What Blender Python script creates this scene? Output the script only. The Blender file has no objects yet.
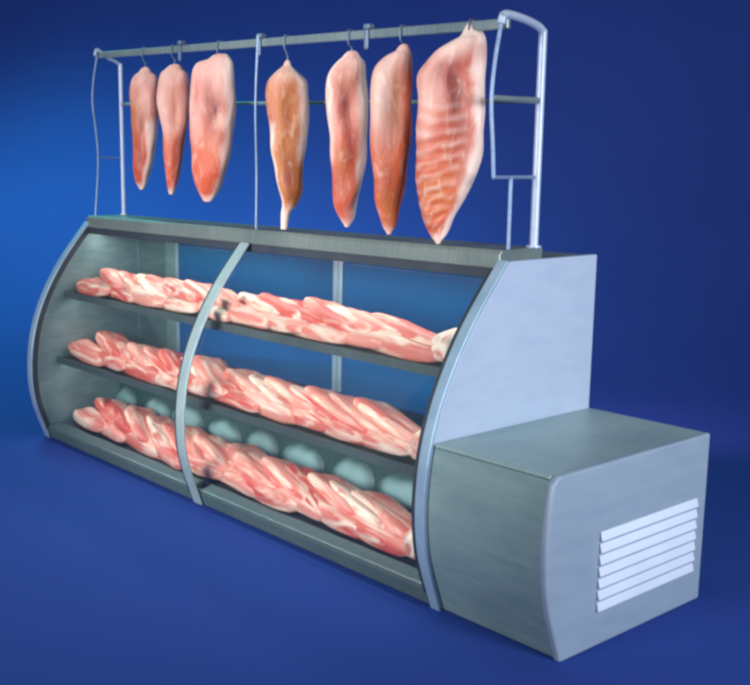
import bpy, bmesh, math, random
from math import sin, cos, pi, radians
from mathutils import Vector, noise, Matrix

random.seed(11)
scene = bpy.context.scene
col = scene.collection
L, B, HB, H = 3.171, 0.5265, 0.625, 1.25
XM = 1.604
PY = [-.8317, -.9147, -.9227, -.8633, -.7294, -.5288]


def prof(z):
    n = len(PY); z = min(max(z, 0), H); t = z / (H / (n - 1)); i = int(min(math.floor(t), n - 2)); u = t - i
    m = [PY[1] - PY[0]] + [(PY[k + 1] - PY[k - 1]) / 2 for k in range(1, n - 1)] + [PY[-1] - PY[-2]]
    return ((2*u**3 - 3*u**2 + 1) * PY[i] + (u**3 - 2*u**2 + u) * m[i]
            + (-2*u**3 + 3*u**2) * PY[i + 1] + (u**3 - u**2) * m[i + 1])


# ------------------------------------------------------------------ materials
def srgb(r, g, b):
    f = lambda c: (c / 255) / 12.92 if c / 255 <= .04045 else ((c / 255 + .055) / 1.055) ** 2.4
    return (f(r), f(g), f(b), 1)


def new_mat(name):
    m = bpy.data.materials.new(name); m.use_nodes = True
    nt = m.node_tree
    return m, nt, nt.nodes['Principled BSDF']


def N(nt, t, **kw):
    n = nt.nodes.new(t)
    for k, v in kw.items():
        if k in n.inputs: n.inputs[k].default_value = v
        else: setattr(n, k, v)
    return n


def metal(name, c1, c2, rough=.38, metallic=.35, scale=(2, 2, 60), bump=.03, blot=2.5):
    """brushed or lacquered sheet metal: fine grain along one axis, broad soft blotches"""
    m, nt, p = new_mat(name); lk = nt.links.new
    tc = N(nt, 'ShaderNodeTexCoord'); mp = N(nt, 'ShaderNodeMapping'); mp.inputs['Scale'].default_value = scale
    lk(tc.outputs['Object'], mp.inputs['Vector'])
    n1 = N(nt, 'ShaderNodeTexNoise', Scale=3.0, Detail=5.0); lk(mp.outputs[0], n1.inputs['Vector'])
    n2 = N(nt, 'ShaderNodeTexNoise', Scale=blot, Detail=3.0); lk(tc.outputs['Object'], n2.inputs['Vector'])
    ma = N(nt, 'ShaderNodeMath', operation='ADD'); lk(n1.outputs[0], ma.inputs[0]); lk(n2.outputs[0], ma.inputs[1])
    r = N(nt, 'ShaderNodeMapRange'); r.inputs['From Min'].default_value = .7; r.inputs['From Max'].default_value = 1.3
    lk(ma.outputs[0], r.inputs['Value'])
    mx = N(nt, 'ShaderNodeMix', data_type='RGBA'); lk(r.outputs[0], mx.inputs['Factor'])
    mx.inputs[6].default_value = c1; mx.inputs[7].default_value = c2
    lk(mx.outputs[2], p.inputs['Base Color'])
    p.inputs['Metallic'].default_value = metallic
    rr = N(nt, 'ShaderNodeMapRange'); rr.inputs['To Min'].default_value = rough - .07; rr.inputs['To Max'].default_value = rough + .1
    lk(n2.outputs[0], rr.inputs['Value']); lk(rr.outputs[0], p.inputs['Roughness'])
    b = N(nt, 'ShaderNodeBump', Strength=bump, Distance=.01); lk(n1.outputs[0], b.inputs['Height']); lk(b.outputs[0], p.inputs['Normal'])
    return m


M = {}
M['lavender'] = metal('lacquered_lavender_steel', srgb(168, 186, 210), srgb(180, 196, 218), .45, .1, (2, 2, 8), .01, 1.5)
M['side'] = metal('grey_blue_side_sheet', srgb(146, 166, 184), srgb(158, 178, 194), .42, .2, (2, 2, 8), .01, 1.5)
M['steel'] = metal('brushed_steel', srgb(138, 166, 166), srgb(166, 190, 188), .42, .3, (50, 3, 3), .03)
M['front_steel'] = metal('brushed_front_steel', srgb(114, 142, 146), srgb(134, 160, 162), .5, .2, (2, 2, 14), .015, 3.5)
M['slab'] = metal('slab_steel', srgb(106, 124, 124), srgb(136, 150, 146), .4, .45, (40, 3, 3), .03)
M['trim'] = metal('pale_trim_metal', srgb(138, 172, 196), srgb(164, 192, 212), .35, .3, (4, 4, 4), .01)
M['mullion'] = metal('grey_green_mullion', srgb(140, 164, 168), srgb(162, 184, 186), .5, .2, (4, 4, 4), .01)
M['tube'] = metal('pale_tube_metal', srgb(166, 184, 214), srgb(190, 204, 226), .42, .25, (4, 4, 30), .01)
M['hook'] = metal('grey_hook_steel', srgb(84, 104, 130), srgb(110, 130, 150), .5, .3, (4, 4, 4), .01)
M['thin'] = metal('thin_bar_steel', srgb(112, 138, 176), srgb(140, 164, 196), .4, .3, (4, 4, 30), .01)
M['rail'] = metal('rail_metal', srgb(112, 134, 144), srgb(150, 168, 166), .35, .5, (40, 3, 3), .02)
M['inner'] = metal('inner_panel_steel', srgb(104, 138, 142), srgb(132, 162, 164), .45, .3, (3, 3, 12), .02)
M['dark_teal'] = metal('dark_teal_steel', srgb(32, 64, 66), srgb(48, 84, 84), .4, .3, (30, 3, 3), .02)
M['pale_patch'] = metal('pale_patch_metal', srgb(78, 122, 122), srgb(138, 172, 172), .55, .1, (5, 5, 5), .01, 9)
M['shelf'] = metal('shelf_dark_steel', srgb(60, 76, 80), srgb(84, 100, 102), .5, .3, (30, 3, 3), .02)
M['gasket'] = metal('dark_gasket', srgb(34, 46, 58), srgb(48, 60, 72), .6, .0, (3, 3, 3), .02)
M['base'] = metal('base_band_steel', srgb(74, 98, 104), srgb(90, 112, 114), .6, .15, (40, 3, 3), .015)
M['grille'] = metal('white_grille_paint', srgb(206, 220, 240), srgb(216, 228, 246), .4, .05, (3, 3, 3), .005)


m, nt, p = new_mat('pale_centre_metal')
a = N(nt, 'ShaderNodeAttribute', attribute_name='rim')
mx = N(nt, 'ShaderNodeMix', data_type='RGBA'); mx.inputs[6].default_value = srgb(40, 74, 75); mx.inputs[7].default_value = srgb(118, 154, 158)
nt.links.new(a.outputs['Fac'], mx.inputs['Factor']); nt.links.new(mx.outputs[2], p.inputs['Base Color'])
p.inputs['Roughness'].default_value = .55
M['pale_patch'] = m


def glass_mat(name, tint, dif, difcol, glossy):
    m, nt, p = new_mat(name); lk = nt.links.new
    out = nt.nodes['Material Output']
    tr = N(nt, 'ShaderNodeBsdfTransparent'); tr.inputs['Color'].default_value = tint
    gl = N(nt, 'ShaderNodeBsdfGlossy'); gl.inputs['Roughness'].default_value = .3
    df = N(nt, 'ShaderNodeBsdfDiffuse'); df.inputs['Color'].default_value = difcol
    m1 = N(nt, 'ShaderNodeMixShader'); m1.inputs[0].default_value = dif
    lk(tr.outputs[0], m1.inputs[1]); lk(df.outputs[0], m1.inputs[2])
    fr = N(nt, 'ShaderNodeFresnel', IOR=1.45)
    mu = N(nt, 'ShaderNodeMath', operation='MULTIPLY'); mu.inputs[1].default_value = glossy
    lk(fr.outputs[0], mu.inputs[0])
    m2 = N(nt, 'ShaderNodeMixShader'); lk(mu.outputs[0], m2.inputs[0]); lk(m1.outputs[0], m2.inputs[1]); lk(gl.outputs[0], m2.inputs[2])
    lk(m2.outputs[0], out.inputs['Surface'])
    return m


M['glass'] = glass_mat('clear_front_glass', (.97, .99, .985, 1), .004, (.6, .75, .8, 1), .10)
M['back_glass'] = glass_mat('blue_back_glass', (.7, .88, .95, 1), .7, srgb(14, 92, 150), .15)

# lit tube
m, nt, p = new_mat('strip_light_tube'); p.inputs['Base Color'].default_value = (.9, .9, .9, 1)
p.inputs['Emission Color'].default_value = (1, .96, .92, 1); p.inputs['Emission Strength'].default_value = 1.5
M['tube_lit'] = m

# blue studio sweep: even blue paper with faint mottling
m, nt, p = new_mat('blue_studio_paper')
tc = N(nt, 'ShaderNodeTexCoord'); n1 = N(nt, 'ShaderNodeTexNoise', Scale=.9, Detail=4.0)
nt.links.new(tc.outputs['Object'], n1.inputs['Vector'])
mx = N(nt, 'ShaderNodeMix', data_type='RGBA'); mx.inputs[6].default_value = srgb(46, 70, 146); mx.inputs[7].default_value = srgb(50, 78, 156)
nt.links.new(n1.outputs[0], mx.inputs['Factor']); nt.links.new(mx.outputs[2], p.inputs['Base Color'])
p.inputs['Roughness'].default_value = .95; p.inputs['Specular IOR Level'].default_value = .05
M['paper'] = m


def meat_mat(name, scale=(1, 1, 1), muscle=srgb(214, 128, 122), fat=srgb(238, 214, 204), red=srgb(196, 84, 74), attr=True, fatmid=.52, second=None, vein=.5, vary=False):
    m, nt, p = new_mat(name); lk = nt.links.new
    tc = N(nt, 'ShaderNodeTexCoord'); mp = N(nt, 'ShaderNodeMapping'); mp.inputs['Scale'].default_value = scale
    oi = N(nt, 'ShaderNodeObjectInfo')
    ad = N(nt, 'ShaderNodeVectorMath', operation='ADD'); lk(tc.outputs['Object'], ad.inputs[0])
    sc = N(nt, 'ShaderNodeVectorMath', operation='SCALE'); sc.inputs['Scale'].default_value = 9.0
    cb = N(nt, 'ShaderNodeCombineXYZ'); lk(oi.outputs['Random'], cb.inputs[0]); lk(oi.outputs['Random'], cb.inputs[1])
    lk(cb.outputs[0], sc.inputs[0]); lk(sc.outputs[0], ad.inputs[1]); lk(ad.outputs[0], mp.inputs['Vector'])
    nA = N(nt, 'ShaderNodeTexNoise', Scale=7.0, Detail=6.0, Distortion=.6); lk(mp.outputs[0], nA.inputs['Vector'])
    nB = N(nt, 'ShaderNodeTexNoise', Scale=16.0, Detail=7.0, Distortion=1.2); lk(mp.outputs[0], nB.inputs['Vector'])
    # muscle <-> red
    r1 = N(nt, 'ShaderNodeMapRange'); r1.inputs['From Min'].default_value = .42; r1.inputs['From Max'].default_value = .62; src = nA.outputs[0]
    if vary:    # each cut is leaner or paler than the next
        v1 = N(nt, 'ShaderNodeMath', operation='MULTIPLY_ADD'); v1.inputs[1].default_value = .26; v1.inputs[2].default_value = -.13
        lk(oi.outputs['Random'], v1.inputs[0]); v2 = N(nt, 'ShaderNodeMath', operation='ADD'); lk(src, v2.inputs[0]); lk(v1.outputs[0], v2.inputs[1]); src = v2.outputs[0]
    lk(src, r1.inputs['Value'])
    mx1 = N(nt, 'ShaderNodeMix', data_type='RGBA'); mx1.inputs[6].default_value = muscle; mx1.inputs[7].default_value = second or red
    lk(r1.outputs[0], mx1.inputs['Factor'])
    cur = mx1.outputs[2]
    if attr:
        for an, c in (('red', red), ('ochre', srgb(178, 108, 58)), ('dark', srgb(128, 48, 42))):
            a = N(nt, 'ShaderNodeAttribute', attribute_name=an)
            mxa = N(nt, 'ShaderNodeMix', data_type='RGBA'); mxa.inputs[7].default_value = c
            mm = N(nt, 'ShaderNodeMath', operation='MULTIPLY'); mm.use_clamp = True
            rr = N(nt, 'ShaderNodeMapRange'); rr.inputs['From Min'].default_value = .3; rr.inputs['From Max'].default_value = .6
            rr.inputs['To Min'].default_value = .7; rr.inputs['To Max'].default_value = 1.35; lk(nB.outputs[0], rr.inputs['Value'])
            lk(a.outputs['Fac'], mm.inputs[0]); lk(rr.outputs[0], mm.inputs[1]); lk(mm.outputs[0], mxa.inputs['Factor'])
            lk(cur, mxa.inputs[6]); cur = mxa.outputs[2]
    r2 = N(nt, 'ShaderNodeMapRange'); r2.inputs['From Min'].default_value = fatmid; r2.inputs['From Max'].default_value = fatmid + .19
    lk(nB.outputs[0], r2.inputs['Value'])
    fac = r2.outputs[0]
    if attr:
        a = N(nt, 'ShaderNodeAttribute', attribute_name='fat')
        m1 = N(nt, 'ShaderNodeMath', operation='MULTIPLY'); m1.inputs[1].default_value = vein; lk(fac, m1.inputs[0])
        m2 = N(nt, 'ShaderNodeMath', operation='ADD'); m2.use_clamp = True; lk(m1.outputs[0], m2.inputs[0]); lk(a.outputs['Fac'], m2.inputs[1])
        fac = m2.outputs[0]
    mx2 = N(nt, 'ShaderNodeMix', data_type='RGBA'); lk(fac, mx2.inputs['Factor']); lk(cur, mx2.inputs[6]); mx2.inputs[7].default_value = fat
    lk(mx2.outputs[2], p.inputs['Base Color'])
    p.inputs['Roughness'].default_value = .5; p.inputs['Specular IOR Level'].default_value = .35
    p.inputs['Subsurface Weight'].default_value = .12; p.inputs['Subsurface Radius'].default_value = (.02, .006, .004)
    p.inputs['Subsurface Scale'].default_value = .5
    b = N(nt, 'ShaderNodeBump', Strength=.35, Distance=.012); lk(nB.outputs[0], b.inputs['Height']); lk(b.outputs[0], p.inputs['Normal'])
    return m


M['carcass'] = meat_mat('hanging_meat', (1.6, 1.6, .6), srgb(212, 146, 134), srgb(236, 214, 202), srgb(194, 86, 56), fatmid=.53, second=srgb(190, 110, 98), vein=.3)
M['cut'] = meat_mat('cut_meat', (.16, 1.0, 1.0), srgb(232, 152, 138), srgb(246, 216, 198), srgb(212, 88, 80), fatmid=.47, vein=.8, attr=False, vary=True)
M['fat_cut'] = meat_mat('fat_covered_meat', (.3, 1.1, 1.1), srgb(226, 172, 158), srgb(246, 230, 212), srgb(212, 118, 108), fatmid=.42, attr=False)


# ------------------------------------------------------------------ helpers
def link(name, bm, mat, parent=None, smooth=True, bevel=0, seg=2):
    me = bpy.data.meshes.new(name)
    bmesh.ops.remove_doubles(bm, verts=bm.verts, dist=1e-6)
    bmesh.ops.recalc_face_normals(bm, faces=bm.faces)
    bm.to_mesh(me); bm.free()
    me.materials.append(mat)
    o = bpy.data.objects.new(name, me); col.objects.link(o)
    if parent: o.parent = parent
    if smooth:
        for f in me.polygons: f.use_smooth = True
    if bevel:
        md = o.modifiers.new('bevel', 'BEVEL'); md.width = bevel; md.segments = seg; md.limit_method = 'ANGLE'; md.angle_limit = radians(40)
        wn = o.modifiers.new('wn', 'WEIGHTED_NORMAL'); wn.keep_sharp = True
    elif smooth:
        me.set_sharp_from_angle(angle=radians(40))
    return o


def sm(a, b, x):
    t = min(max((x - a) / (b - a), 0), 1); return t * t * (3 - 2 * t)


def empty(name, loc, label, cat, group=None):
    o = bpy.data.objects.new(name, None); col.objects.link(o); o.location = loc
    tag(o, label, cat, group); return o


def tag(o, label, cat, group=None):
    o['label'] = label; o['category'] = cat
    if group: o['group'] = group
    return o


def box(bm, x0, x1, y0, y1, z0, z1):
    vs = [bm.verts.new((x, y, z)) for x in (x0, x1) for y in (y0, y1) for z in (z0, z1)]
    for f in ((0, 1, 3, 2), (4, 6, 7, 5), (0, 4, 5, 1), (2, 3, 7, 6), (0, 2, 6, 4), (1, 5, 7, 3)):
        bm.faces.new([vs[i] for i in f])
    return vs


def prism_x(bm, poly, x0, x1):
    """polygon in (y,z) extruded along x"""
    a = [bm.verts.new((x0, y, z)) for y, z in poly]; b = [bm.verts.new((x1, y, z)) for y, z in poly]
    n = len(poly)
    bm.faces.new(a); bm.faces.new(b[::-1])
    for i in range(n): bm.faces.new((a[i], b[i], b[(i + 1) % n], a[(i + 1) % n]))


def curve_pts(z0, z1, n, off=0.0):
    """points along the front curve, moved outwards by off along the normal"""
    out = []
    for i in range(n + 1):
        z = z0 + (z1 - z0) * i / n
        d = (prof(z + .004) - prof(z - .004)) / (min(z + .004, H) - max(z - .004, 0))
        nn = Vector((-1, d)).normalized()      # (y,z): outward is -y
        out.append((prof(z) + nn[0] * off, z + nn[1] * off))
    return out


def ribbon(bm, x0, x1, z0, z1, o0, o1, n=40):
    """curved sheet of the front profile with thickness"""
    a = curve_pts(z0, z1, n, o0); b = curve_pts(z0, z1, n, o1)
    va = [[bm.verts.new((x, y, z)) for y, z in a] for x in (x0, x1)]
    vb = [[bm.verts.new((x, y, z)) for y, z in b] for x in (x0, x1)]
    for i in range(n):
        bm.faces.new((va[0][i], va[1][i], va[1][i+1], va[0][i+1]))
        bm.faces.new((vb[0][i], vb[0][i+1], vb[1][i+1], vb[1][i]))
        for k in (0, 1): bm.faces.new((va[k][i], va[k][i+1], vb[k][i+1], vb[k][i]))
    for i in (0, n): bm.faces.new((va[0][i], va[1][i], vb[1][i], vb[0][i]))


def tube(bm, pts, r, seg=12, caps=True):
    pts = [Vector(p) for p in pts]; rings = []
    rs = r if isinstance(r, (list, tuple)) else [r] * len(pts)
    for i, p in enumerate(pts):
        t = (pts[min(i + 1, len(pts) - 1)] - pts[max(i - 1, 0)]).normalized()
        ref = Vector((0, 0, 1)) if abs(t.z) < .9 else Vector((0, 1, 0))
        a = t.cross(ref).normalized(); b = t.cross(a).normalized()
        rings.append([bm.verts.new(p + (a * cos(2*pi*k/seg) + b * sin(2*pi*k/seg)) * rs[i]) for k in range(seg)])
    for i in range(len(rings) - 1):
        for k in range(seg):
            bm.faces.new((rings[i][k], rings[i][(k+1) % seg], rings[i+1][(k+1) % seg], rings[i+1][k]))
    if caps: bm.faces.new(rings[0]); bm.faces.new(rings[-1][::-1])


def spline(ctrl, n=10):
    """Catmull-Rom through control points"""
    c = [Vector(p) for p in ctrl]; c = [2*c[0] - c[1]] + c + [2*c[-1] - c[-2]]; out = []
    for i in range(1, len(c) - 2):
        for k in range(n):
            t = k / n; p0, p1, p2, p3 = c[i-1], c[i], c[i+1], c[i+2]
            out.append(.5 * ((2*p1) + (p2-p0)*t + (2*p0-5*p1+4*p2-p3)*t*t + (3*p1-p0-3*p2+p3)*t**3))
    out.append(c[-2]); return out


# ------------------------------------------------------------------ setting: one seamless blue sweep
CAM = Vector((5.642, -3.5304, 1.5948))
bm = bmesh.new()
az = Vector((-.777, .629, 0)); sd = Vector((.629, .777, 0)); base = Vector((1.3, -.4, 0))
secs = [(-14, 0), (1.9, 0)] + [(1.9 + 4.6 * sin(a), 4.6 * (1 - cos(a))) for a in [pi/2 * k / 24 for k in range(1, 25)]] + [(6.5, 9)]
prev = None
for d, z in secs:
    row = [bm.verts.new(base + az * d + sd * s + Vector((0, 0, z))) for s in (-16, -8, 0, 8, 16)]
    if prev:
        for k in range(4): bm.faces.new((prev[k], prev[k+1], row[k+1], row[k]))
    prev = row
bk = link('backdrop', bm, M['paper']); bk['kind'] = 'structure'
for f in bk.data.polygons: f.use_smooth = True

# ------------------------------------------------------------------ the display counter
C = empty('display_counter', (0, 0, 0), 'long refrigerated meat display counter with curved glass front, meat rail and compressor box', 'display counter')


def P(name, bm, mat, parent=None, **kw):
    return link(name, bm, mat, parent or C, **kw)


def panel_poly(z0, z1, yb=0.0, off=0.0, n=36):
    return curve_pts(z0, z1, n, off) + [(yb, z1), (yb, z0)]


# end panels (sheet sides with a pale curved nosing)
for s, (x0, x1) in enumerate(((0, .03), (L - .03, L))):
    bm = bmesh.new(); prism_x(bm, panel_poly(0, H), x0, x1)
    ep = P('end_panel', bm, M['lavender'] if s else M['inner'], smooth=False, bevel=.004)
    ep['label'] = 'lavender right end panel' if s else 'grey green left end panel'
    bm = bmesh.new(); ribbon(bm, x0 - .012, x1 + (.004 if s else .012), 0.0, H - .004, .0005, .016)
    link('edge_trim', bm, M['trim'], ep, bevel=.004)
    bm = bmesh.new()
    if s: ribbon(bm, x0 - .03, x0 - .0125, .06, H - .03, -.02, .012)
    else: ribbon(bm, x1 + .0125, x1 + .022, .06, H - .03, -.02, .008)
    link('gasket', bm, M['gasket'], ep)
# light steel inner lining at the rear of the left end
bm = bmesh.new(); box(bm, .0305, .036, -.215, -.02, .1, 1.215); P('lining_panel', bm, M['inner'], smooth=False)

# canopy slab and rear deck
bm = bmesh.new()
prism_x(bm, [(-.548, 1.222), (-.545, 1.275), (-.535, 1.29), (-.30, 1.29), (-.30, 1.22)], .014, L - .0325)
slab = P('top_slab', bm, M['slab'], smooth=False, bevel=.004)
bm = bmesh.new(); box(bm, .0305, L - .0305, -.546, -.528, 1.186, 1.2215); link('valance', bm, M['gasket'], slab, smooth=False)
bm = bmesh.new(); box(bm, .0305, L - .0305, -.2995, 0, 1.222, 1.246); P('rear_deck', bm, M['slab'], smooth=False, bevel=.003)

# mullion between the two bays
bm = bmesh.new(); ribbon(bm, XM - .034, XM + .034, .0, 1.221, .0005, .014)
mu = P('mullion', bm, M['mullion'], bevel=.006)
bm = bmesh.new(); ribbon(bm, XM - .044, XM - .0345, .05, 1.2, -.03, .012); link('gasket', bm, M['gasket'], mu)

# glass
for x0, x1 in ((.0455, XM - .045), (XM + .035, L - .0615)):
    bm = bmesh.new(); ribbon(bm, x0, x1, .084, 1.184, -.004, .002)
    P('glass_pane', bm, M['glass'])

# base: kick band, deck
bm = bmesh.new()
ribbon(bm, .0425, XM - .0445, 0, .064, -.02, .0, n=8); ribbon(bm, XM + .0345, L - .0615, 0, .064, -.02, .0, n=8)
bb = P('base_band', bm, M['base'], bevel=.003)
bm = bmesh.new()
for xa_, xb_ in ((.0425, XM - .0445), (XM + .0345, L - .0615)):
    prism_x(bm, [(-.7885, .092), (-.7885, .0625), (prof(.0645) + .004, .0645), (prof(.0645) + .003, .074)], xa_, xb_)
link('apron', bm, M['base'], bb, smooth=False)
bm = bmesh.new(); box(bm, .0305, L - .0305, -.80, -.0, .012, .06); P('floor_pan', bm, M['dark_teal'], smooth=False)

# rear plenum panel with a row of raised patches, coloured paler towards the middle
bm = bmesh.new(); prism_x(bm, [(-.40, .0605), (-.33, .44), (-.02, .44), (-.02, .0605)], .0365, L - .0305)
pl = P('rear_plenum', bm, M['dark_teal'], smooth=False, bevel=.005)
for i in range(9):
    cx = .14 + .34 * i + (0, .02, -.01, .01, 0, -.015, .01, 0, .0)[i]
    kw, kh = (.8, .95, 1.1, 1.0, .9, 1.08, .96, 1.12, .85)[i], (.9, .8, 1, .85, .95, .88, 1, .9, .8)[i]
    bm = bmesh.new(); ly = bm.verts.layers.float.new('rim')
    n_, mm = 28, 14
    rows = []
    for a in range(n_ + 1):
        row = []
        for b in range(mm + 1):
            u, v = -1 + 2 * a / n_, -1 + 2 * b / mm
            h = max(0, 1 - abs(u) ** 2.4 - abs(v) ** 2.2) ** .8
            px, pz = cx + u * kw * (.145 - .03 * v) + .02 * v, .19 + v * .074 * kh - .014 * u
            yp = -.40 + (pz - .0605) * .07 / .3795
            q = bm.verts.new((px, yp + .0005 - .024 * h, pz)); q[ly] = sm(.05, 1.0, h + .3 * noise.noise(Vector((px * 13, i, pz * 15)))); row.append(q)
        rows.append(row)
    for a in range(n_):
        for b in range(mm): bm.faces.new((rows[a][b], rows[a+1][b], rows[a+1][b+1], rows[a][b+1]))
    link('raised_patch', bm, M['pale_patch'], pl)

# shelves (one per level and bay) with front lip
SH = {'top': (.855, -.705), 'middle': (.475, -.765), 'bottom': (.085, -.775)}
for nm, (z, yf) in SH.items():
    for x0, x1 in ((.04, XM - .012), (XM + .012, L - .034)):
        bm = bmesh.new()
        yb = -.27 if nm == 'top' else (-.32 if nm == 'middle' else -.402)
        box(bm, x0, x1, yf, yb, z - .026, z - .004)
        s = P('shelf', bm, M['shelf'], smooth=False, bevel=.003)
        bm = bmesh.new(); prism_x(bm, [(yf - .0005, z - .034), (yf - .012, z - .033), (yf - .012, z + .004), (yf - .0005, z + .004)], x0 + .001, x1 - .001)
        link('shelf_lip', bm, M['shelf'], s, smooth=False)
        if nm != 'bottom':  # added tubes, unseen behind the lip, to brighten the level below
            bm = bmesh.new(); tube(bm, [(x0 + .04, yf + .012, z - .0305), (x1 - .04, yf + .012, z - .0305)], .0045, 10)
            link('unseen_strip_light', bm, M['tube_lit'], s)
# brackets
for xb in (.3, 1.3, 1.9, 2.85):
    for nm in ('top', 'middle'):
        z, yf = SH[nm]; bm = bmesh.new()
        prism_x(bm, [(-.03, z - .0265), (-.03, z - .12), (-.05, z - .12), (yf + .1, z - .045), (yf + .1, z - .0265)], xb - .004, xb + .004)
        P('shelf_bracket', bm, M['shelf'], smooth=False)

# rear doors of blue-green glass in pale frames
for i, (x0, x1, yy) in enumerate(((.15, 1.655, -.012), (1.66, L - .032, -.012))):
    bm = bmesh.new(); box(bm, x0 + .03, x1 - .03, yy - .003, yy + .003, .443, 1.19)
    d = P('rear_door', bm, M['back_glass'], smooth=False)
    bm = bmesh.new()
    w = .032
    box(bm, x0, x0 + w, yy - .011, yy + .011, .445, 1.2195); box(bm, x1 - w, x1, yy - .011, yy + .011, .445, 1.2195)
    box(bm, x0 + w, x1 - w, yy - .0105, yy + .0105, 1.19, 1.2195)
    link('door_frame', bm, M['trim'], d, smooth=False, bevel=.003)
bm = bmesh.new(); box(bm, .0365, .1495, -.02, .0, .445, 1.2195); P('rear_jamb', bm, M['inner'], smooth=False)

# strip light under the canopy
for x0, x1 in ((.08, XM - .05), (XM + .05, L - .08)):
    bm = bmesh.new(); tube(bm, [(x0, -.475, 1.206), (x1, -.475, 1.206)], .010, 12)
    P('unseen_strip_light', bm, M['tube_lit'])

# compressor box
bm = bmesh.new(); prism_x(bm, panel_poly(.0, HB - .002, 0, -.006, 30), L + .0005, L + B - .028)
cb = P('compressor_box', bm, M['front_steel'], smooth=False, bevel=.004)
for f in cb.data.polygons: f.use_smooth = True
cb.data.set_sharp_from_angle(angle=radians(30))
bm = bmesh.new(); prism_x(bm, [(prof(HB) + .002, HB - .0015), (prof(HB) + .002, HB + .004), (prof(HB) + .012, HB + .010), (.0, HB + .010), (0, HB - .0015)], L + .005, L + B - .0285)
link('box_top', bm, M['steel'], cb, smooth=False, bevel=.003)
bm = bmesh.new()
sp = curve_pts(0, HB - .012, 30, .006)
sp += [(prof(HB) + .006, HB + .004), (prof(HB) + .022, HB + .012), (0, HB + .012), (0, 0)]
prism_x(bm, sp, L + B - .0275, L + B)
sd_ = link('side_panel', bm, M['side'], cb, smooth=False, bevel=.009, seg=3)
# louvre grille on the side: six tilted blades
bm = bmesh.new()
GX = L + B
y0g, y1g = -.655, -.07
nb = 7; zt, zb = .41, .122
pit = (zt - zb) / nb
for i in range(nb):
    z1 = zt - i * pit
    poly = [(GX + .0005, z1 - .004), (GX + .005, z1 - .004), (GX + .013, z1 - pit * .80), (GX + .010, z1 - pit * .90), (GX + .0005, z1 - pit * .86)]
    a = [bm.verts.new((x, y0g, z)) for x, z in poly]; b = [bm.verts.new((x, y1g, z)) for x, z in poly]
    bm.faces.new(a); bm.faces.new(b[::-1])
    for k in range(5): bm.faces.new((a[k], b[k], b[(k+1) % 5], a[(k+1) % 5]))
link('louvre_grille', bm, M['grille'], cb, smooth=False, bevel=.003)

# ------------------------------------------------------------------ the meat rail on the slab
def raily(x): return -.45 - .09 * (x - .03) / 3.11
def railz(x): return 2.205 - .125 * (x - .03) / 3.11


bm = bmesh.new()
for (xa, xb) in ((.03, L - .035),):
    ya, yb_, za, zb_ = raily(xa), raily(xb), railz(xa), railz(xb)
    sec = [(-.010, -.018), (.010, -.018), (.010, .018), (-.010, .018)]
    a = [bm.verts.new((xa, ya + u, za + v)) for u, v in sec]; b = [bm.verts.new((xb, yb_ + u, zb_ + v)) for u, v in sec]
    bm.faces.new(a); bm.faces.new(b[::-1])
    for k in range(4): bm.faces.new((a[k], b[k], b[(k+1) % 4], a[(k+1) % 4]))
rail = P('hanging_rail', bm, M['rail'], smooth=False, bevel=.005)
for x, py, ztop, thin in ((.05, -.315, 2.165, .0125), (L - .045, -.338, 2.075, .0158)):
    right = x > 1
    bm = bmesh.new(); tube(bm, [(x, py, 1.291), (x, py, ztop)], thin, 14); tube(bm, [(x, py, 1.2905), (x, py, 1.298)], thin * 1.7, 16)
    link('post', bm, M['tube'], rail)
    yr = raily(x); zr = railz(x)
    bm = bmesh.new()
    tube(bm, spline([(x, py, ztop - .006), (x, py - .035, ztop + .012), (x, (py + yr) / 2 - .02, ztop + .03), (x, yr - .012, zr + .03), (x, yr - .03, zr - .004)], 8), .015 if right else .010, 12)
    link('arm', bm, M['tube'], rail)
    # bowed bar in front, braced back to the post
    yf = yr - (.045 if right else .03)
    zlow = 1.55 if right else 1.291
    ctrl = [(x, yf + .015, zr - .0), (x, yf - .012, zr - .14), (x, yf - .022, zr - .27), (x, yf - .006, zr - .42), (x, yf + .004, max(zlow, zr - .6))]
    if not right: ctrl.append((x, -.505, zlow))
    bm = bmesh.new(); tube(bm, spline(ctrl, 8), .0075 if right else .006, 10)
    link('bow_bar', bm, M['thin'], rail)
    bm = bmesh.new(); zz = 1.55 if right else 1.625
    tube(bm, [(x, yf + .002, zz), (x, py - thin * .8, zz)], .007 if right else .005, 8)
    link('strut', bm, M['thin'], rail)
    if right:
        bm = bmesh.new(); tube(bm, [(x, yf - .018, 1.825), (x, py - thin * .8, 1.825)], .012, 10); link('strut', bm, M['rail'], rail)
        bm = bmesh.new(); tube(bm, [(x, -.485, 1.291), (x, -.485, 1.55)], .0075, 10); link('short_leg', bm, M['thin'], rail)
bm = bmesh.new(); tube(bm, [(.05, -.315, 1.935), (L - .045, -.338, 1.825)], .009, 10); link('back_bar', bm, M['rail'], rail)
bm = bmesh.new(); xm = 1.655
tube(bm, spline([(xm, raily(xm) - .022, railz(xm) + .03), (xm - .008, raily(xm) - .03, 1.85), (xm - .03, -.505, 1.55), (xm - .035, -.505, 1.291)], 8), .0065, 10)
link('middle_bar', bm, M['thin'], rail)
for xk in (.96, 1.655, 2.40):
    bm = bmesh.new(); y, z = raily(xk), railz(xk)
    box(bm, xk - .017, xk + .017, y - .022, y + .014, z + .0185, z + .04); box(bm, xk - .012, xk + .012, y - .0225, y - .0105, z - .06, z + .0183)
    link('rail_clip', bm, M['hook'], rail, smooth=False, bevel=.006)

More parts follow.
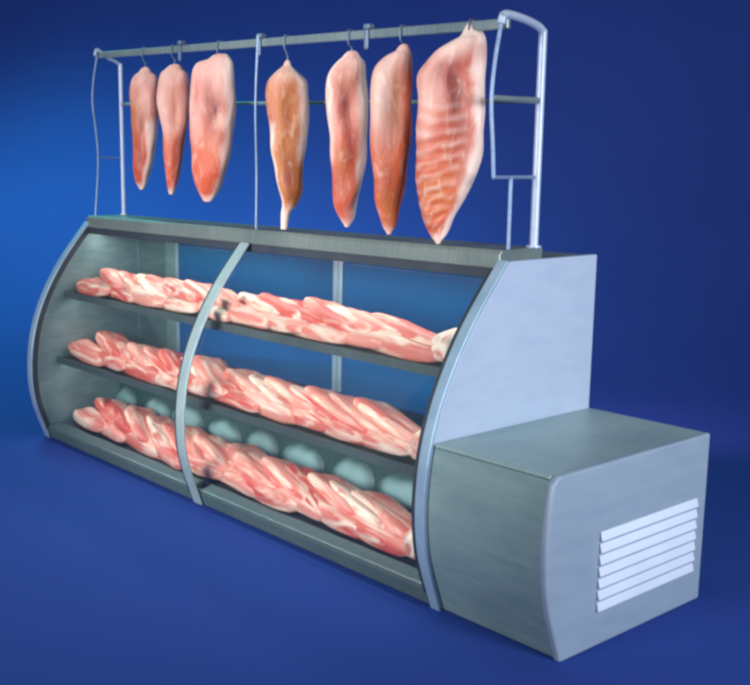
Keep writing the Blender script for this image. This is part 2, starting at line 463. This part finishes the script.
# ------------------------------------------------------------------ hanging meat
HANG = {
1: (.574, -.466, 2.183, 38, [(-.034,.034,2.079),(-.069,.068,2.047),(-.089,.072,1.958),(-.086,.07,1.852),(-.077,.062,1.746),(-.073,.037,1.639),(-.075,.018,1.558),(-.065,-.001,1.493),(-.048,-.019,1.46)]),
2: (.881, -.475, 2.171, 38, [(-.046,.046,2.074),(-.074,.073,2.044),(-.093,.077,1.944),(-.084,.075,1.842),(-.074,.063,1.766),(-.065,.04,1.663),(-.061,.022,1.56),(-.051,.004,1.482),(-.041,-.013,1.441)]),
3: (1.307, -.487, 2.154, 38, [(-.061,.06,2.093),(-.122,.07,2.07),(-.149,.07,1.995),(-.155,.074,1.9),(-.151,.069,1.805),(-.153,.058,1.708),(-.149,.042,1.612),(-.14,.016,1.524),(-.119,-.01,1.465),(-.094,-.047,1.416)]),
4: (1.847, -.503, 2.132, 38, [(-.018,.018,2.024),(-.05,.046,1.998),(-.083,.092,1.954),(-.092,.101,1.898),(-.087,.102,1.81),(-.078,.093,1.722),(-.069,.08,1.634),(-.05,.076,1.545),(-.031,.076,1.478),(-.022,.062,1.433),(-.022,.044,1.401),(-.026,.016,1.374),(-.026,.007,1.333),(-.026,.002,1.30)]),
5: (2.286, -.515, 2.114, 38, [(-.038,.038,2.03),(-.062,.055,2.006),(-.092,.064,1.958),(-.104,.073,1.898),(-.099,.075,1.817),(-.085,.072,1.714),(-.075,.065,1.612),(-.07,.054,1.508),(-.06,.034,1.424),(-.038,.022,1.37),(-.02,.005,1.34)]),
6: (2.599, -.524, 2.102, 38, [(-.031,.031,2.03),(-.078,.039,2.007),(-.113,.04,1.966),(-.124,.042,1.901),(-.126,.04,1.805),(-.12,.035,1.689),(-.115,.025,1.592),(-.101,.012,1.493),(-.087,-.003,1.414),(-.07,-.013,1.354),(-.053,-.029,1.326)]),
7: (2.961, -.535, 2.087, 34, [(-.029,.029,2.082),(-.05,.044,2.054),(-.086,.048,2.033),(-.129,.049,2.006),(-.158,.05,1.971),(-.194,.052,1.918),(-.196,.055,1.847),(-.194,.058,1.757),(-.191,.054,1.666),(-.189,.038,1.593),(-.184,.015,1.519),(-.174,-.016,1.445),(-.157,-.048,1.382),(-.133,-.073,1.333),(-.114,-.091,1.309)]),
}


def blob(s, v, s0, v0, ss, sv, rot=0.0):
    ds, dv = s - s0, v - v0
    c, n_ = cos(rot), sin(rot); a = (ds * c + dv * 2 * n_) / ss; b = (-ds * n_ + dv * 2 * c) / (sv * 2)
    return math.exp(-(a * a + b * b))


def paint(k, s, v):
    """fat / red / ochre / dark weights over the face: s across -1..1, v down 0..1"""
    fat = .38 * (1 - sm(.03, .2, v)) + .7 * sm(.93, .985, v)
    red = ochre = dark = 0
    low = sm(.42, .62, v) * (1 - sm(.9, .97, v))
    if k == 1:
        red = 1.3 * low * (1 - sm(.15, .6, s)); dark = .65 * blob(s, v, -.25, .72, .35, .2) + .35 * blob(s, v, .1, .42, .2, .1)  # the upper dark streak is a shadow put into the colour
        ochre = .9 * blob(s, v, -.65, .38, .35, .16) + .4 * blob(s, v, .1, .4, .3, .12); fat += .75 * sm(.3, .7, s) * sm(.35, .5, v) + .25 * blob(s, v, .3, .3, .4, .15)
    elif k == 2:
        dark = .55 * blob(s, v, .15, .34, .16, .14) + .4 * blob(s, v, .5, .62, .3, .16); ochre = .7 * blob(s, v, .15, .34, .3, .18)
        red = 1.0 * low * (1 - .6 * sm(.4, .9, s)); fat += .5 * blob(s, v, -.6, .32, .4, .25)
    elif k == 3:
        dark = .85 * blob(s, v, .08, .35, .22, .13, -.45) + .25 * blob(s, v, .25, .52, .2, .08); red = 1.25 * blob(s, v, -.12, .8, .62, .17) + .4 * low
        fat += .75 * sm(.5, .85, s) + .4 * blob(s, v, -.9, .3, .25, .22) + .35 * blob(s, v, .4, .14, .5, .1); ochre = .3 * blob(s, v, .2, .55, .6, .12)
    elif k == 4:
        ochre = 1.3 * blob(s, v, .1, .66, .6, .2) + .9 * blob(s, v, .05, .3, .3, .12) + .62; dark = .75 * blob(s, v, .15, .67, .35, .14) + .45 * blob(s, v, .08, .3, .18, .1)
        fat = .55 * (1 - sm(.03, .16, v)) + .8 * sm(.5, .85, s) * (1 - sm(.5, .62, v)) + .8 * sm(-.55, -.85, s) * sm(.3, .42, v) + .9 * sm(.8, .88, v)
    elif k == 5:
        dark = .75 * blob(s, v, .0, .3, .3, .1) + .7 * blob(s, v, .2, .5, .25, .2) + .3 * blob(s, v, -.4, .75, .4, .12); red = 1.4 * blob(s, v, -.25, .75, .65, .22) + .7 * blob(s, v, .2, .5, .4, .18)
        ochre = .5 * blob(s, v, -.3, .62, .5, .15) + .4 * blob(s, v, .2, .18, .7, .1); fat += .85 * sm(.55, .85, s) + .6 * sm(-.6, -.9, s) * (1 - sm(.5, .7, v))
    elif k == 6:
        ochre = 1.1 * blob(s, v, .22, .3, .22, .18) + .6 * blob(s, v, .1, .84, .6, .1) + .15; dark = .6 * blob(s, v, .25, .36, .14, .16) + .3 * blob(s, v, .0, .7, .4, .1)
        red = .9 * sm(.5, .9, s) * (1 - sm(.6, .8, v)) + .9 * low; fat += .7 * blob(s, v, -.45, .25, .5, .2)
    else:
        fat += .5 * (1 - sm(.06, .2, v)); dark = 1.15 * blob(s, v, .22, .3, .22, .16, -.6) + .6 * blob(s, v, -.35, .2, .2, .06) + .4 * blob(s, v, .3, .52, .25, .12)
        red = 1.1 * blob(s, v, -.3, .85, .8, .13) + 1.2 * blob(s, v, .5, .02, .35, .14) + .3; ochre = .6 * blob(s, v, -.2, .76, .8, .14)
        fat += .85 * sm(.6, .88, s) * sm(.1, .22, v) + .35 * blob(s, v, -.7, .3, .5, .2)
        rib = .5 + .5 * sin((v * 17 + s * 1.1 * (v - .2) + .5 * noise.noise(Vector((s * 2.2, v * 5, 1.7)))) * 2 * pi); w = sm(.3, .4, v) * (1 - sm(.93, .98, v)) * (1 - sm(.4, .65, s))
        brk = .75 + .7 * noise.noise(Vector((s * 3, v * 9, 4.2))); fat += .3 * rib ** 2 * w * brk; red += .3 * (1 - rib) * w + .12 * w
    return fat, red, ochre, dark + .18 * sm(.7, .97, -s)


LBL = {
1: 'narrow hanging meat piece with red lower half, nearest the left post',
2: 'slim pale pink hanging meat piece, second from the left on the rail',
3: 'broad flank of meat with orange red lower part left of the middle bar',
4: 'brownish hanging shank with pale bony tip reaching down to the counter top',
5: 'hanging meat piece with dark red centre, first to the right of the brown shank',
6: 'white topped hanging meat piece with a pink right edge beside the big rib side',
7: 'largest hanging side of meat with visible ribs, rightmost on the rail',
}
THICK = {1: .045, 2: .045, 3: .05, 4: .05, 5: .048, 6: .048, 7: .055}
GEN = 'sides of meat hanging from the rail'
for k, (x0, y0, rz, ang, rows) in HANG.items():
    a = radians(ang); u = Vector((cos(a), sin(a), 0)); nrm = Vector((sin(a), -cos(a), 0))
    zt, zb = rows[0][2] + .02, rows[-1][2] - .015
    # resample rows with Catmull-Rom for a smooth edge
    ctrl = [Vector((r[0], r[1], r[2])) for r in rows]
    dense = spline(ctrl, 8)
    def cap(d, sgn, pr):     # rounded ends instead of a flat cut
        c_, h_ = (d.x + d.y) / 2, (d.y - d.x) / 2; sh = .25 * h_ if sgn > 0 else 0
        return [Vector((c_ - h_ * f + sh * (1 - f), c_ + h_ * f + sh * (1 - f), d.z + sgn * e)) for f, e in pr]
    dense = cap(dense[0], 1, ((.35, .024), (.6, .019), (.82, .010))) + dense + cap(dense[-1], -1, ((.4, .009), (.7, .0075), (.9, .004)))[::-1]
    bm = bmesh.new(); lay = {n: bm.verts.layers.float.new(n) for n in ('fat', 'red', 'ochre', 'dark')}
    seg = 44; rings = []
    for i, d in enumerate(dense):
        l, r, z = d; v = (zt - z) / (zt - zb); c = (l + r) / 2; hw = max((r - l) / 2, .006)
        ring = []
        th = min(THICK[k], hw * .8 + .008) * (.55 + .45 * sm(0, .12, v)) * (1 - .3 * sm(.8, 1, v))
        for j in range(seg):
            t = 2 * pi * j / seg
            cs, sn = cos(t), sin(t)
            s = math.copysign(abs(cs) ** .85, cs); dep = math.copysign(abs(sn) ** .8, sn) * th
            if sn > 0:   # the face turned to the front: hollow belly cavity and rib relief
                dep *= 1 - (.35 if k in (3, 7) else .2) * blob(s, v, .15, .38, .35, .16)
                if k == 7 and v > .4:
                    dep += .004 * sin((v * 17 + s * .55) * 2 * pi) * sm(.4, .5, v) * (1 - sm(.88, .96, v)) * (1 - sm(.2, .5, s))
            p = Vector((x0, y0, 0)) + u * (c + s * hw) + nrm * dep; p.z = z
            nz = noise.noise_vector(Vector((p.x * 11, p.y * 11, p.z * 8)) + Vector((k * 7.3, 0, 0)))
            p += nrm * nz.x * .013 * min(1, hw / .05) + u * nz.y * .010 * min(1, hw / .05)
            if p.z < 1.30: p.z = 1.30
            vt = bm.verts.new(p)
            wob = noise.noise(Vector((p.x * 14, p.y * 14, p.z * 9 + k)))
            for n_, val in zip(('fat', 'red', 'ochre', 'dark'), paint(k, s + wob * .25, v + wob * .03)): vt[lay[n_]] = val
            ring.append(vt)
        rings.append(ring)
    for i in range(len(rings) - 1):
        for j in range(seg): bm.faces.new((rings[i][j], rings[i][(j+1) % seg], rings[i+1][(j+1) % seg], rings[i+1][j]))
    bm.faces.new(rings[0]); bm.faces.new(rings[-1][::-1])
    tag(link('hanging_meat', bm, M['carcass']), LBL[k], 'meat', GEN)
    # its hook: over the rail, down into the top of the meat
    y, z = raily(x0), railz(x0)
    bm = bmesh.new(); zt2 = zt - .03
    tube(bm, spline([(x0, y + .0155, z - .012), (x0, y + .0155, z + .018), (x0, y, z + .0225), (x0, y - .0155, z + .018), (x0, y - .0155, z - .03), (x0, y0 + .004, min(z - .05, zt2 + .05)), (x0, y0 - .004, zt2), (x0, y0 + .012, zt2 - .014)], 6), .0033, 8)
    HK = {1: 'leftmost meat hook on the rail', 2: 'meat hook holding the second hanging piece from the left', 3: 'meat hook holding the broad flank left of the middle bar',
          4: 'meat hook above the brownish shank with the pale tip', 5: 'meat hook holding the piece right of the brown shank',
          6: 'meat hook holding the white topped piece beside the rib side', 7: 'rightmost meat hook, behind the top of the big rib side'}
    tag(link('meat_hook', bm, M['hook']), HK[k], 'hook', 'meat hooks on the rail')


# ------------------------------------------------------------------ meat cuts on the shelves
def cut_mesh(name, lx, wy, hz, seed, bend, mat, rough=1):
    bm = bmesh.new(); bmesh.ops.create_icosphere(bm, subdivisions=4, radius=1)
    for v in bm.verts:
        x, y, z = v.co
        f = lambda t, e: math.copysign(abs(t) ** e, t)
        x, y, z = f(x, .42), f(y, .6), f(z, .62)
        tap = 1 - .10 * x
        q = Vector((x * lx / 2, y * wy / 2 * tap, z * hz / 2 * (1 - .12 * x)))
        q.y += bend * (x * x - .4)
        n1 = noise.noise_vector(Vector((q.x * 4, q.y * 8, q.z * 8)) + Vector((seed * 3.1, seed, 0))); n2 = noise.noise_vector(q * 18 + Vector((seed, 5, seed)))
        q += (Vector((n1.x * .018, n1.y * .012, n1.z * .006)) + n2 * .003) * rough
        # a long crease between two muscles
        if z > 0: q.z -= .009 * math.exp(-((y - .25 * sin(x * 2 + seed)) / .16) ** 2)
        v.co = q
    zmin = min(v.co.z for v in bm.verts)
    for v in bm.verts:
        v.co.z -= zmin
        if v.co.z < .006: v.co.z = max(0, v.co.z * .3)
    me = bpy.data.meshes.new(name); bm.to_mesh(me); bm.free(); me.materials.append(mat)
    for f in me.polygons: f.use_smooth = True
    return me


VAR = [cut_mesh('meat_cut', *a, M['cut'], .9) for a in
       ((.50, .15, .075, 1, .02), (.46, .16, .07, 2, -.015), (.54, .15, .08, 3, .025), (.44, .15, .075, 4, -.02), (.48, .15, .08, 5, .01))]
FATV = [cut_mesh('fat_cut', .20, .12, .115, s, .0, M['fat_cut'], 1) for s in (7, 8)]
SLAB = [cut_mesh('slab_cut', *a, M['cut'], .8) for a in
        ((.62, .19, .06, 21, .02), (.56, .18, .055, 22, -.01), (.66, .19, .065, 23, .03), (.60, .17, .055, 24, .015), (.54, .19, .06, 25, -.02))]
SLAB.append(cut_mesh('slab_cut', .58, .17, .055, 26, .01, M['fat_cut'], .8))
BAYS = {'left': (.05, XM - .01), 'right': (XM + .01, L - .045)}
rnd = random.Random(9)
for lev, (z, yf) in SH.items():
    for bay, (xa, xb) in BAYS.items():
        grp = f'meat cuts heaped on the {lev} shelf of the {bay} bay'
        lab = f'pink marbled meat cut in the heap on the {lev} shelf of the {bay} bay'

        def put(me, x, y, zz, yaw, tx, ty, l=lab, name='meat_cut'):
            o = bpy.data.objects.new(name, me); col.objects.link(o)
            o.location = (x, y, zz); o.rotation_euler = (radians(tx), radians(ty), radians(yaw))
            o.scale = [rnd.uniform(.95, 1.06) for _ in range(3)]
            tag(o, l, 'meat', grp); return o
        U = rnd.uniform
        xw = {'top': 2.985, 'middle': 2.93, 'bottom': 2.915}[lev]; xe = xw - .035 if bay == 'right' else xb + .10; xs = xa - (.09 if bay == 'right' else 0)
        n = 5
        for i in range(n):      # front row, laid along the shelf edge and overlapping like shingles
            x = xs + .24 + (xe - xs - .47) * i / (n - 1)
            put(VAR[(i + len(lev) + len(bay)) % 5], x + U(-.02, .02), yf + .092 + U(-.008, .008), z + .004, U(-12, -6), U(2, 10), U(-2, 3))
        k = 7
        for i in range(k):      # long slabs leaning on one another, running from back left to front right
            x = xs + (.32 if bay == 'left' else .20) + (xe - xs - (.60 if bay == 'left' else .46)) * i / (k - 1)
            put(SLAB[{'top': (0, 3, 5, 1, 2, 4, 0), 'middle': (2, 1, 4, 3, 0, 5, 2), 'bottom': (4, 0, 2, 5, 1, 3, 4)}[lev][i if bay == 'left' else (i * 3 + 2) % 7]], x + U(-.025, .025), yf + .185 + U(-.012, .012), z + .042 + U(-.003, .008), U(-24, -17), U(-20, -10), U(2, 5))
        if bay == 'right':
            put(FATV[len(lev) % 2], xw, yf + .105, z + .004, U(-86, -78), 0, 0,
                f'white fat covered meat cut at the right end of the {lev} shelf')

# ------------------------------------------------------------------ light, world, camera
def area(name, loc, tgt, size, power, colr, size_y=None, spread=180):
    d = bpy.data.lights.new(name, 'AREA'); d.energy = power; d.color = colr; d.size = size
    if size_y: d.shape = 'RECTANGLE'; d.size_y = size_y
    d.spread = radians(spread)
    o = bpy.data.objects.new(name, d); col.objects.link(o); o.location = loc
    o.rotation_euler = (Vector(tgt) - Vector(loc)).to_track_quat('-Z', 'Y').to_euler(); return o


area('key_lamp', (8.5, -.6, 2.0), (2.6, -.4, .9), 1.6, 36, (.90, .94, 1.0), spread=60)
area('front_fill', (2.2, -5.6, 2.1), (1.7, -.4, 1.35), 2.6, 56, (1.0, .97, .94), spread=55)  # added fill out of view, brightens the meat and the front
for x0, x1 in ((.08, XM - .05), (XM + .05, L - .08)):
    area('strip_lamp', ((x0 + x1) / 2, -.47, 1.192), ((x0 + x1) / 2, -.55, .3), x1 - x0, 4.2, (1, .95, .93), .03)

for nm in ('top', 'middle'):  # added fill under the shelves for the darker lower levels
    z, yf = SH[nm]
    for x0, x1 in ((.08, XM - .05), (XM + .05, L - .08)):
        area('shelf_fill', ((x0 + x1) / 2, yf + .03, z - .034), ((x0 + x1) / 2, yf + .18, z - .40), x1 - x0, 2.1, (1, .95, .93), .02)

w = bpy.data.worlds.new('World'); scene.world = w; w.use_nodes = True
bg = w.node_tree.nodes['Background']; bg.inputs['Color'].default_value = (.70, .74, .95, 1); bg.inputs['Strength'].default_value = .30

sp = bpy.data.lights.new('backdrop_spot_fill', 'SPOT'); sp.energy = 900; sp.color = (.13, .86, .78); sp.spot_size = radians(120); sp.spot_blend = 1; sp.shadow_soft_size = .8  # added out of view to lift the left of the backdrop
so = bpy.data.objects.new('backdrop_spot_fill', sp); col.objects.link(so); so.location = (-3.6, .0, 4.4)
so.rotation_euler = (Vector((-2.2, .5, .3)) - so.location).to_track_quat('-Z', 'Y').to_euler()

area('backdrop_fill', (-.6, 1.4, .5), (-3.0, 4.2, 2.0), 1.6, 80, (.36, .86, .92))  # added unseen behind the counter to brighten the backdrop
area('violet_fill', (2.4, 1.0, .85), (.8, 5.6, 2.3), 1.0, 36, (.95, .46, .7), spread=130)  # added unseen to tint the right of the backdrop violet

cam = bpy.data.cameras.new('camera'); co = bpy.data.objects.new('camera', cam); col.objects.link(co)
co.location = CAM; co.rotation_mode = 'XYZ'; co.rotation_euler = (radians(79.9676), radians(-.2457), radians(50.9713))
cam.sensor_fit = 'HORIZONTAL'; cam.sensor_width = 36; cam.lens = 1056.338 * 36 / 750
cam.shift_x = (375 - 295.047) / 750; cam.shift_y = (350.706 - 342.5) / 750
cam.clip_end = 200; scene.camera = co
scene.view_settings.view_transform = 'Standard'; scene.view_settings.look = 'None'; scene.view_settings.exposure = 0
scene.cycles.filter_width = 3.4
scene.cycles.use_denoising = True
scene.cycles.max_bounces = 8; scene.cycles.transparent_max_bounces = 16
